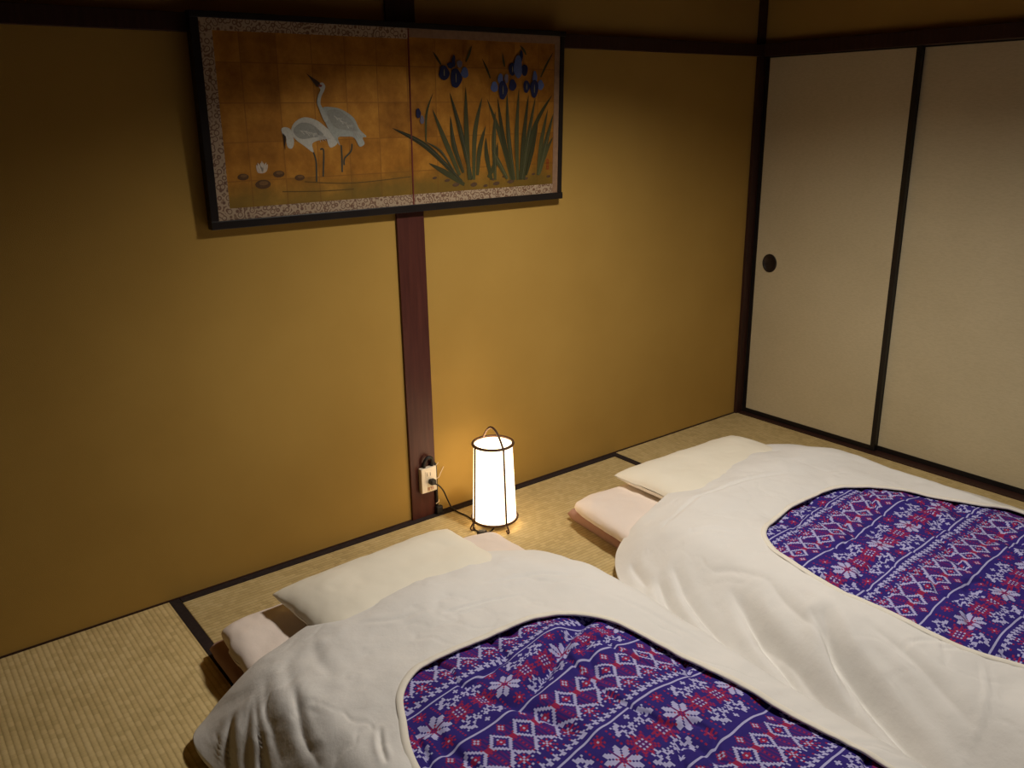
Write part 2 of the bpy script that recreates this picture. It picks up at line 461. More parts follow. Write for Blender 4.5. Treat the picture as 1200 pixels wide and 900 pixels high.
P_leaves = [[(850,62),(711,184),(584,246)],[(860,53),(783,97),(718,131)],[(841,86),(786,197),(737,302)],[(890,68),(848,225),(806,354)],[(880,68),(871,240),(870,372)],[(900,67),(907,224),(938,339)],[(856,93),(819,188),(807,279)],[(915,82),(926,169),(952,246)],[(709,199),(714,288),(741,353)],[(821,95),(766,167),(709,199)],[(1066,58),(1018,206),(958,335)],[(1071,58),(1029,197),(1003,339)],[(1077,57),(1050,213),(1044,354)],[(1093,56),(1087,212),(1096,370)],[(1104,56),(1119,203),(1139,347)],[(1109,56),(1140,203),(1171,339)],[(1186,68),(1201,184),(1229,298)],[(1120,55),(1167,234),(1248,347)],[(1186,68),(1223,184),(1255,282)],[(1192,72),(1219,142),(1254,200)],[(976,63),(956,144),(952,207)],[(992,62),(987,191),(993,292)],[(1131,71),(1157,153),(1183,250)],[(961,72),(992,119),(1003,190)],[(1045,63),(1003,126),(977,167)],[(973,400),(959,429),(939,462)],[(1194,406),(1218,446),(1250,491)],[(1127,479),(1116,494),(1100,508)],[(774,440),(760,458),(743,479)],[(872,450),(886,476),(898,503)],[(1034,438),(1029,457),(1024,483)]]
P_petals = [(830,399,20,32,0),(784,415,18,24,0),(866,417,13,18,1),(823,452,6,20,0),(846,443,10,12,2),(810,438,12,10,0),(1024,362,17,32,0),(1066,379,14,20,0),(988,373,13,18,1),(1014,399,10,18,1),(1039,400,8,16,2),(1163,367,16,32,0),(1128,374,13,22,0),(1192,380,12,18,1),(1165,406,9,22,1),(1090,439,16,40,1),(1065,430,13,22,0),(1119,428,13,20,0),(1104,474,6,20,0),(681,290,8,16,0),(695,270,7,14,2)]
P_stones = [(740,82,12,5),(790,71,14,6),(825,55,18,8),(900,51,18,9),(984,64,10,5),(997,49,18,8),(1061,52,20,8),(1034,72,14,6),(1131,59,12,6),(1166,73,10,5),(1237,61,12,6),(950,44,12,6)]
P_seal = (1231,108)
PX, PZ = -2.521, 1.155
PY = -0.033
pic = thing('framed_painting', 'wide black framed two-panel gold painting of cranes and irises', 'painting', (PX, PY, PZ))
lean = math.atan2(0.016, 0.54)
pic.rotation_euler = (lean, 0, 0)
def lbox(name, x0, x1, y0, y1, z0, z1, mat, bev=0.0, parent=None):
    L = Vector(pic.location)
    return box(name, x0 + L.x, x1 + L.x, y0 + L.y, y1 + L.y, z0 + L.z, z1 + L.z, mat, parent or pic, bev)
PW, PH, SEAM = 1.286, 0.544, 0.657
FW = 0.024
fr = 0.012
lbox('frame_bar', -FW, PW + FW, -0.006, 0.026, -FW, 0, M['lacquer'], 0.002)
lbox('frame_bar', -FW, PW + FW, -0.006, 0.026, PH, PH + FW * 0.7, M['lacquer'], 0.002)
lbox('frame_bar', -FW, 0, -0.006, 0.026, 0.0, PH, M['lacquer'], 0.002)
lbox('frame_bar', PW, PW + FW * 0.75, -0.006, 0.026, 0.0, PH, M['lacquer'], 0.002)
lp = lbox('painted_panel', 0.0, SEAM - 0.0015, 0.0, 0.02, 0, PH, M['gold'])
rp = lbox('painted_panel', SEAM + 0.0015, PW, 0.0, 0.02, 0, PH, M['gold'])
lbox('panel_seam', SEAM - 0.0025, SEAM + 0.0025, -0.0015, 0.0, 0.0, PH, M['seam'])
bw, bt = 0.036, -0.0012
lbox('brocade_border', 0, bw, bt, 0, 0, PH, M['brocade'])
lbox('brocade_border', bw, SEAM - 0.0025, bt, 0, 0, bw * 0.92, M['brocade'])
lbox('brocade_border', bw, SEAM - 0.0025, bt, 0, PH - bw * 0.86, PH, M['brocade'])
lbox('brocade_border', SEAM + 0.0025, PW - 0.024, bt, 0, 0, bw * 0.92, M['plain_border'] if False else M['brocade'])
lbox('silk_border', SEAM + 0.0025, PW - 0.024, bt, 0, PH - 0.026, PH, M['plain_border'])
lbox('silk_border', PW - 0.024, PW, bt, 0, 0, PH, M['plain_border'])

class Flat:
    """flat painted shapes lying on the panel, coloured per face"""
    def __init__(s): s.v, s.f, s.c = [], [], []
    def poly(s, pts, col, lay):
        i = len(s.v); s.v += [(PX + a * 1.004 / 1000, PY - 0.0004 - 0.0003 * lay, PZ + b / 1000) for a, b in pts]
        s.f.append(list(range(i, i + len(pts)))); s.c.append(col)
    def smooth(s, pts, col, lay): s.poly([tuple(q) for q in catmull(pts, 4, True)], col, lay)
    def ell(s, c, rx, ry, col, lay, rot=0.0, n=14):
        s.poly([(c[0] + rx * math.cos(a) * math.cos(rot) - ry * math.sin(a) * math.sin(rot),
                 c[1] + rx * math.cos(a) * math.sin(rot) + ry * math.sin(a) * math.cos(rot)) for a in np.linspace(0, 2 * math.pi, n, endpoint=False)], col, lay)
    def blade(s, pts, w, col, lay, taper=True, col2=None):
        P = catmull(np.array(pts, float), 8); n = len(P); T = np.gradient(P, axis=0); T /= np.linalg.norm(T, axis=1)[:, None]
        N = np.stack([-T[:, 1], T[:, 0]], 1)
        for i in range(n - 1):
            q = []
            for j, sg in ((i, 1), (i + 1, 1), (i + 1, -1), (i, -1)):
                t = j / (n - 1)
                ww = w * (0.55 + 0.9 * t if t < 0.45 else 0.955 * (1 - ((t - 0.45) / 0.55) ** 1.6)) if taper else w
                q.append(tuple(P[j] + sg * N[j] * max(ww, 0.2)))
            c = col if col2 is None else tuple(a + (b - a) * i / (n - 1) for a, b in zip(col, col2))
            s.poly(q, c, lay)
    def build(s, name, parent=None):
        o = mesh_obj(name, s.v, s.f, M['paint'], parent or pic)
        at = o.data.attributes.new('pigment', 'FLOAT_COLOR', 'FACE')
        at.data.foreach_set('color', np.array([c + (1,) for c in s.c], dtype=np.float32).ravel())
        return o
WH, GY, DK = (0.62, 0.62, 0.55), (0.36, 0.37, 0.33), (0.05, 0.03, 0.02)
for nm, parts in (('painted_crane', 1), ('painted_crane', 2)):
    a = Flat()
    legs = P_legs[:2] if parts == 1 else P_legs[2:4]
    for l in legs: a.blade(l, 2.6, (0.07, 0.07, 0.05), 1, False)
    if parts == 1:
        a.smooth(P_body1, WH, 2); a.smooth(P_tail1, WH, 3); a.smooth(P_head1, WH, 3)
        a.poly(P_beak1, DK, 4); wing = P_wing1
    else:
        a.smooth(P_body2, (0.44, 0.47, 0.43), 5); a.smooth(P_neck2, (0.52, 0.55, 0.5), 6); a.poly(P_beak2, DK, 7); wing = P_wing2
        a.ell((344, 372), 6, 3.5, (0.25, 0.05, 0.03), 8)
    a.smooth(wing, GY, 4 + 4 * (parts - 1))
    wc = np.mean(wing, axis=0)
    for k in range(16):
        t = k / 15
        p = np.array(wing[0]) * (1 - t) + np.array(wing[len(wing) // 2]) * t
        q = p + np.array((14 + 6 * math.sin(k * 2.1), -10 - 10 * math.sin(k * 1.3)))
        a.blade([tuple(p * 0.55 + wc * 0.45), tuple(q * 0.6 + wc * 0.4)], 1.3, WH, 5 + 4 * (parts - 1), False)
    for k in range(5):
        p = np.array(wing[len(wing) // 2]) + np.array((0, 0)); q = p + np.array((26 - 9 * k, -12 - 2 * k))
        a.blade([tuple(p - np.array((22, -6 - 4 * k))), tuple(q)], 2.0, (0.55, 0.55, 0.5), 6 + 4 * (parts - 1))
    a.build(nm)
a = Flat()
for l in P_legs[4:]: a.blade(l, 1.4, (0.14, 0.08, 0.02), 1, False)
a.build('painted_ground_line')
a = Flat(); a.smooth(P_lily, (0.6, 0.5, 0.4), 3)
for k in range(4): a.blade([(143, 133), (130 + 9 * k, 158)], 4, (0.66, 0.58, 0.48), 4)
a.build('painted_water_lily')
for c, sx in zip(P_pads, (17, 18, 24, 16)):
    a = Flat()
    a.ell(c, sx, sx * 0.55, (0.11, 0.055, 0.022), 1); a.ell((c[0] + 2, c[1] + 3), sx * 0.6, sx * 0.25, (0.19, 0.10, 0.035), 2)
    a.build('painted_lily_pad')
a = Flat()
for i, l in enumerate(P_leaves):
    g = 0.5 + 0.42 * ((i * 37) % 11) / 11
    a.blade(l, 10.0 if i not in (8, 9) and i < 25 else 4.5, (0.085 * g, 0.085 * g, 0.028 * g), 1 + i % 5, True, (0.06 * g, 0.055 * g, 0.022 * g))
    if i < 25 and i % 3 == 0: a.blade([(p[0] + 2, p[1]) for p in l], 1.2, (0.18 * g, 0.17 * g, 0.06), 7)
a.build('painted_iris_leaves')
for lo_, hi_ in ((0, 6), (6, 11), (11, 15), (15, 19), (19, 21)):     # four open flowers and a bud
    a = Flat()
    for i, (x, y, rx, ry, k) in list(enumerate(P_petals))[lo_:hi_]:
        col = [(0.014, 0.017, 0.06), (0.085, 0.115, 0.25), (0.15, 0.13, 0.17)][k]
        a.smooth([(x + rx * 1.12 * math.cos(t) * (1 + 0.16 * math.cos(3 * t + i)), y + ry * 0.95 * math.sin(t)) for t in np.linspace(0, 2 * math.pi, 9, endpoint=False)], col, 9 + i % 4)
        if k == 0 and ry > 20: a.blade([(x, y - ry * 0.4), (x, y + ry * 0.5)], 1.5, (0.3, 0.26, 0.1), 14)
    a.build('painted_iris_flower')
for x, y, rx, ry in P_stones:
    a = Flat(); a.ell((x, y), rx * 0.8, ry * 0.8, (0.09, 0.05, 0.025), 1, 0.1); a.build('painted_stone')
a = Flat()
sx, sy = P_seal
for dx, dy, ww, hh in ((-4, 6, 1, 10), (3, 4, 1, 9), (0, 14, 5, 1), (0, 2, 6, 1), (-1, -10, 5, 1), (-4, -14, 1, 6), (4, -14, 1, 6), (0, -20, 5, 1)):
    a.poly([(sx + dx - ww, sy + dy - hh), (sx + dx + ww, sy + dy - hh), (sx + dx + ww, sy + dy + hh), (sx + dx - ww, sy + dy + hh)], (0.28, 0.03, 0.015), 8)
a.build('red_seal')

# ------------------------------------------------------------------ lantern on the floor
LX, LY = -1.700, -0.225
lan = thing('floor_lantern', 'lit white paper lantern in a thin bronze frame on the tatami', 'lantern', (LX, LY, 0))
zb, zt, rb, rt = 0.032, 0.320, 0.0795, 0.0690
lathe('paper_shade', [(rb, zb), (rt, zt), (rt - 0.0012, zt), (rb - 0.0012, zb), (rb, zb)], (LX, LY), M['washi'], lan, 56)
def ring(name, r, z, t):
    return tube(name, [(LX + r * math.cos(a), LY + r * math.sin(a), z) for a in np.linspace(0, 2 * math.pi, 56, endpoint=False)], t, M['iron'], lan, 8, True)
ring('top_ring', rt + 0.003, zt, 0.0054)
ring('bottom_ring', rb + 0.003, zb, 0.0046)
vdir = np.array((-3.3874 - LX, -2.5366 - LY)); vdir /= np.linalg.norm(vdir)
a0 = math.atan2(vdir[1], vdir[0])
angs = [a0 + math.radians(30 + 90 * k) for k in range(4)]
for a in angs:
    ca, sa = math.cos(a), math.sin(a)
    P = [(LX + (rt + 0.0045) * ca, LY + (rt + 0.0045) * sa, zt), (LX + (rb + 0.0045) * ca, LY + (rb + 0.0045) * sa, zb)]
    tube('frame_rod', P, 0.0036, M['iron'], lan, 8)
    f = [(0.003, zb), (0.014, 0.024), (0.021, 0.012), (0.017, 0.004), (0.008, 0.0045), (0.006, 0.012)]
    tube('foot', catmull([(LX + (rb + d) * ca, LY + (rb + d) * sa, z) for d, z in f], 6), 0.003, M['iron'], lan, 8)
ca, sa = math.cos(angs[0]), math.sin(angs[0])
hp = [(LX + rt * 1.03 * math.cos(t) * ca, LY + rt * 1.03 * math.cos(t) * sa, zt + 0.058 * math.sin(t)) for t in np.linspace(0, math.pi, 24)]
# the arch narrows above the ring as in a basket handle
hp = [(LX + (x - LX) * (1 - 0.32 * math.sin(t) ** 0.7), LY + (y - LY) * (1 - 0.32 * math.sin(t) ** 0.7), z) for (x, y, z), t in zip(hp, np.linspace(0, math.pi, 24))]
tube('handle', hp, 0.0042, M['iron'], lan, 8)
for a in angs[:2]:
    ca, sa = math.cos(a), math.sin(a)
    tube('base_bar', [(LX - rb * ca, LY - rb * sa, zb), (LX + rb * ca, LY + rb * sa, zb)], 0.0025, M['iron'], lan, 6)
lathe('added_spill_plate', [(0.0, zb - 0.004), (0.064, zb - 0.004), (0.064, zb), (0.0, zb)], (LX, LY), M['iron'], lan, 40)  # plate added to cut the bulb's light spilling onto the floor
lathe('socket', [(0.0, zb + 0.002), (0.016, zb + 0.002), (0.016, zb + 0.045), (0.0, zb + 0.045)], (LX, LY), M['black'], lan, 20)
bz = 0.135
lathe('bulb', [(0.012, zb + 0.045), (0.014, bz - 0.03)] + [(0.03 * math.cos(t), bz + 0.03 * math.sin(t)) for t in np.linspace(-1.0, math.pi / 2, 9)], (LX, LY), M['bulb'], lan, 20)
cord = [(-1.846, -0.040, 0.140), (-1.826, -0.046, 0.132), (-1.800, -0.040, 0.100), (-1.775, -0.030, 0.050), (-1.757, -0.028, 0.012), (-1.752, -0.060, 0.005), (-1.745, -0.11, 0.0045), (-1.752, -0.165, 0.0045), (-1.785, -0.215, 0.0045), (-1.775, -0.262, 0.0045), (-1.735, -0.262, 0.006), (-1.70, -0.235, 0.03)]
tube('power_cord', catmull(cord, 8), 0.0028, M['black'], lan, 6)
box('cord_switch', -1.800, -1.768, -0.272, -0.250, 0.0, 0.016, M['black'], lan, 0.004)
plug = box('plug', -1.858, -1.836, -0.056, -0.0325, 0.140, 0.160, M['black'], lan, 0.005)

# ------------------------------------------------------------------ outlet and cable on the post
ou = thing('power_outlet', 'cream double power outlet on the brown post behind the lantern', 'outlet', (-1.851, -0.010, 0.155))
box('outlet_case', -1.885, -1.820, -0.031, -0.010, 0.106, 0.202, M['cream_plastic'], ou, 0.003)
for z in (0.178,):
    o = box('socket', -1.868, -1.838, -0.0322, -0.030, z - 0.013, z + 0.013, M['cream_plastic'], ou, 0.001)
for x in (-1.861, -1.848):
    box('slot', x - 0.001, x + 0.001, -0.0326, -0.0315, 0.171, 0.184, M['black'], ou)
for dx, dz, ww, hh in ((-0.011, 0, 0.001, 0.006), (-0.007, 0.004, 0.004, 0.001), (-0.006, -0.001, 0.001, 0.006), (0.002, 0.004, 0.004, 0.001), (0.004, -0.001, 0.001, 0.006), (0.011, 0.0, 0.001, 0.006)):
    box('red_mark', -1.848 + dx - ww, -1.848 + dx + ww, -0.0318, -0.0305, 0.120 + dz - hh, 0.120 + dz + hh, M['red_print'], ou)
cb = thing('wall_cable', 'black cable looping above the cream outlet and running down the post edge', 'cable', (-1.815, -0.012, 0.10))
tube('cable_loop', catmull([(-1.865, -0.018, 0.200), (-1.866, -0.022, 0.222), (-1.853, -0.026, 0.240), (-1.837, -0.026, 0.236), (-1.831, -0.022, 0.215), (-1.832, -0.018, 0.200)], 8), 0.0065, M['black'], cb)
tube('cable_run', catmull([(-1.832, -0.016, 0.215), (-1.818, -0.016, 0.205), (-1.814, -0.015, 0.18), (-1.814, -0.015, 0.10), (-1.814, -0.015, 0.04), (-1.812, -0.016, 0.012)], 6), 0.0058, M['black'], cb)
box('cable_clip', -1.823, -1.796, -0.030, -0.010, 0.004, 0.034, M['black'], cb, 0.005)
for pth in ([(-1.826, -0.022, 0.196), (-1.812, -0.024, 0.204), (-1.800, -0.014, 0.206)], [(-1.822, -0.024, 0.150), (-1.808, -0.024, 0.150), (-1.790, -0.012, 0.160), (-1.772, -0.006, 0.178)], [(-1.823, -0.022, 0.046), (-1.812, -0.024, 0.052), (-1.803, -0.013, 0.054)]):
    tube('wire_tie', catmull(pth, 5), 0.0016, M['white_wire'], cb, 6)

# ------------------------------------------------------------------ beds
def slab(name, mat, parent, origin, rot, W, L, zc, h, r, nx=60, ny=60, pinch=0.0, seed=0, amp=0.003, freq=8.0, power=2.0, sag=0.0, skirt=None, corner=0.0):
    """soft rounded slab or pillow: plan W x L from its head-left corner, half thickness h, edge radius r"""
    def spaced(n, size, r):
        t = np.linspace(0, 1, n); c = 0.5 - 0.5 * np.cos(np.pi * t)
        return size * (0.45 * t + 0.55 * c)
    us, vs = spaced(nx, W, r), spaced(ny, L, r)
    U, V_ = np.meshgrid(us, vs, indexing='ij')
    du = np.minimum(U, W - U); dv = np.minimum(V_, L - V_)
    f = lambda d: (1 - (1 - np.clip(d / r, 0, 1)) ** power) ** (1 / power)
    fz = f(du) * f(dv)
    # edges draw inwards between the corners, corners stay out (pinch) or are rounded off (corner)
    eu, ev = np.abs(2 * U / W - 1), np.abs(2 * V_ / L - 1)
    X = (U - W / 2) * (1 - pinch * (1 - ev ** 2) * eu) * (1 - corner * np.clip((ev - 0.75) / 0.25, 0, 1) ** 2 * eu)
    Y = (V_ - L / 2) * (1 - pinch * (1 - eu ** 2) * ev) * (1 - corner * np.clip((eu - 0.75) / 0.25, 0, 1) ** 2 * ev)
    X += W / 2; Y += L / 2
    nz = fbm(U * freq, V_ * freq, seed, 4) * amp
    top = zc + h * fz + nz * (0.4 + 0.6 * fz) - sag * np.sin(np.pi * U / W) * np.sin(np.pi * V_ / L)
    side = fbm((U + V_) * freq * 2.2, V_ * 2 - U * 2, seed + 5, 3) * amp * 0.9
    X = X + side * (1 - fz); Y = Y + side * (1 - fz)
    bot = zc - h * fz
    ca, sa = math.cos(rot), math.sin(rot)
    def place(X, Y, Z): return np.stack([origin[0] + ca * X + sa * Y, origin[1] + sa * X - ca * Y, Z], -1).reshape(-1, 3)
    n = nx * ny
    verts = np.concatenate([place(X, Y, top), place(X, Y, np.minimum(bot, top - 1e-4))])
    faces = []
    for i in range(nx - 1):
        for j in range(ny - 1):
            a = i * ny + j
            faces.append((a, a + 1, a + ny + 1, a + ny)); faces.append((n + a, n + a + ny, n + a + ny + 1, n + a + 1))
    o = mesh_obj(name, verts, faces, mat, parent, True, (0, 0, 0) if parent else (origin[0], origin[1], zc - h))
    bm = bmesh.new(); bm.from_mesh(o.data); bmesh.ops.remove_doubles(bm, verts=bm.verts, dist=2e-4); bm.to_mesh(o.data); bm.free()
    return o

def tagged(o, label, cat, group=None):
    o['label'] = label; o['category'] = cat
    if group: o['group'] = group
    return o

def box_bump(x, y, o, rot, W, L, fall, inset=0.0):
    """1 inside a rotated rectangle from its head-left corner, falling to 0 over fall outside"""
    ca, sa = math.cos(rot), math.sin(rot)
    dx, dy = x - o[0], y - o[1]
    u = ca * dx + sa * dy; v = sa * dx - ca * dy
    su = sstep(-fall, inset, u) * (1 - sstep(W - inset, W + fall, u))
    sv = sstep(-fall, inset, v) * (1 - sstep(L - inset, L + fall, v))
    return su * sv

BED = {
    1: dict(
        mo=(-2.805, -0.372), mrot=math.radians(-0.8), mw=0.98, ml=2.0,
        po=(-2.640, -0.450), prot=math.radians(1.5), pw=0.60, pl=0.36, pz=0.174, ph=0.053,
        rim=[(-2.968, -.745), (-2.905, -.68), (-2.78, -.675), (-2.6, -.65), (-2.3, -.61), (-2.02, -.625), (-1.85, -.69), (-1.735, -.84), (-1.75, -1.12), (-1.83, -1.6), (-1.865, -2.1), (-1.9, -2.65), (-2.3, -2.75), (-2.9, -2.7), (-2.96, -2.2), (-2.95, -1.5), (-2.945, -1.0)],
        hole=[(-2.614, -1.126), (-2.55, -1.082), (-2.474, -1.072), (-2.377, -1.073), (-2.276, -1.076), (-2.156, -1.096), (-2.072, -1.164), (-2.028, -1.297), (-2.007, -1.513), (-1.999, -1.685), (-2.005, -1.9), (-2.03, -2.2), (-2.12, -2.4), (-2.35, -2.45), (-2.6, -2.4), (-2.73, -2.1), (-2.75, -1.7), (-2.71, -1.35), (-2.655, -1.2)],
        tmax=0.118, ex=0.9, kang=math.radians(6.5), kref=(-2.029, -1.321), flip=False, rowk=1.10, seed=11),
    2: dict(
        mo=(-1.470, -0.365), mrot=math.radians(-6.0), mw=1.0, ml=2.0,
        po=(-1.305, -0.440), prot=math.radians(-1.0), pw=0.66, pl=0.40, pz=0.155, ph=0.050,
        rim=[(-1.605, -.755), (-1.46, -.725), (-1.2, -.675), (-.9, -.595), (-.62, -.63), (-.41, -.71), (-.285, -.88), (-.20, -1.13), (-.19, -1.41), (-.26, -2.0), (-.32, -2.6), (-.9, -2.75), (-1.6, -2.7), (-1.85, -2.2), (-1.815, -1.6), (-1.755, -1.2), (-1.715, -.94)],
        hole=[(-1.348, -1.138), (-1.267, -1.101), (-1.143, -1.076), (-1.023, -1.074), (-.921, -1.088), (-.839, -1.147), (-.762, -1.255), (-.734, -1.356), (-.687, -1.47), (-.616, -1.568), (-.60, -1.8), (-.62, -2.15), (-.75, -2.38), (-1.0, -2.45), (-1.25, -2.4), (-1.40, -2.15), (-1.45, -1.91), (-1.485, -1.78), (-1.48, -1.58), (-1.483, -1.46), (-1.452, -1.321), (-1.406, -1.217)],
        tmax=0.107, ex=0.95, kang=math.radians(3.0), kref=(-1.0, -1.25), flip=True, rowk=1.03, seed=31),
}
FOLDS = {   # soft creases: points, half width, depth
    1: [([(-2.369, -.921), (-2.26, -.935), (-2.149, -.96)], .004, .004), ([(-2.711, -1.191), (-2.735, -1.24), (-2.749, -1.285)], .004, .005),
        ([(-2.854, -.83), (-2.89, -.90), (-2.925, -.99)], .009, .005), ([(-2.80, -.79), (-2.84, -.89), (-2.868, -1.036)], .010, .004),
        ([(-2.74, -.78), (-2.77, -.87), (-2.806, -1.028)], .012, .0035), ([(-2.89, -.80), (-2.925, -.86), (-2.955, -.95)], .007, .006),
        ([(-2.83, -.80), (-2.87, -.92), (-2.90, -1.05)], .007, .004), ([(-2.87, -.92), (-2.90, -1.0), (-2.92, -1.1)], .006, .005), ([(-2.78, -.92), (-2.82, -1.05), (-2.83, -1.15)], .007, .004),
        ([(-2.66, -.76), (-2.69, -.86), (-2.70, -.95)], .010, .003), ([(-2.55, -.80), (-2.48, -.86), (-2.40, -.88)], .006, .002), ([(-2.2, -.86), (-2.05, -.90), (-1.95, -.98)], .007, .003),
        ([(-1.96, -1.10), (-1.93, -1.25), (-1.92, -1.4)], .006, .002)],
    2: [([(-1.64, -.98), (-1.685, -1.06), (-1.747, -1.204)], .012, .014), ([(-1.60, -1.00), (-1.66, -1.12), (-1.72, -1.30)], .010, .009), ([(-1.61, -1.26), (-1.69, -1.42), (-1.758, -1.604)], .014, .016),
        ([(-1.585, -1.49), (-1.65, -1.58), (-1.705, -1.72), (-1.79, -1.947)], .014, .026), ([(-1.60, -1.22), (-1.66, -1.36), (-1.70, -1.5), (-1.752, -1.64)], .013, .012),
        ([(-1.59, -1.46), (-1.64, -1.55), (-1.72, -1.655)], .006, .007), ([(-1.63, -1.53), (-1.68, -1.62), (-1.735, -1.69)], .005, .005), ([(-1.70, -1.46), (-1.735, -1.52), (-1.765, -1.57)], .005, .006),
        ([(-1.525, -1.764), (-1.495, -1.80), (-1.465, -1.835)], .004, .005), ([(-1.58, -1.70), (-1.53, -1.72), (-1.50, -1.76)], .005, .003),
        ([(-1.50, -.86), (-1.3, -.83), (-1.1, -.86), (-.95, -.92)], .006, .003), ([(-1.52, -.95), (-1.44, -1.02), (-1.40, -1.08)], .007, .003), ([(-1.62, -.84), (-1.66, -.95)], .010, .008),
        ([(-1.55, -1.30), (-1.60, -1.42), (-1.63, -1.52)], .008, .004), ([(-1.58, -1.10), (-1.55, -1.2), (-1.545, -1.3)], .006, .0025),
        ([(-1.56, -1.60), (-1.60, -1.75), (-1.66, -1.9)], .010, .006), ([(-1.50, -1.85), (-1.62, -1.91), (-1.75, -1.93)], .004, -.003)],
}
def fold_field(x, y, folds):
    z = np.zeros_like(x)
    for pts, wd, dp in folds:
        dp = dp * 1.45
        P = catmull(pts, 10); n = len(P)
        best = np.full(x.shape, 9.0); tt = np.zeros_like(x)
        for i in range(n - 1):
            a, b = P[i], P[i + 1]; d = b - a; L = d @ d
            t = np.clip(((x - a[0]) * d[0] + (y - a[1]) * d[1]) / L, 0, 1)
            q = np.hypot(x - a[0] - t * d[0], y - a[1] - t * d[1])
            m = q < best; best = np.where(m, q, best); tt = np.where(m, (i + t) / (n - 1), tt)
        z -= dp * np.exp(-(best / wd) ** 1.3) * np.sin(np.pi * (0.08 + 0.84 * tt)) ** 0.8
        z += 0.4 * dp * np.exp(-((best - 2.6 * wd) / (1.6 * wd)) ** 2) * np.sin(np.pi * (0.08 + 0.84 * tt))
    return z

def support(b, x, y):
    s = 0.105 * box_bump(x, y, b['mo'], b['mrot'], b['mw'], b['ml'], 0.15, 0.06)
    return s + 0.03 * box_bump(x, y, b['po'], b['prot'], b['pw'], b['pl'], 0.16, 0.04)

def dome(b, x, y):
    sd = b['seed']
    return 0.016 * fbm(x * 2.6, y * 2.6, sd, 2) + 0.0035 * fbm(x * 9, y * 9, sd + 3, 3)

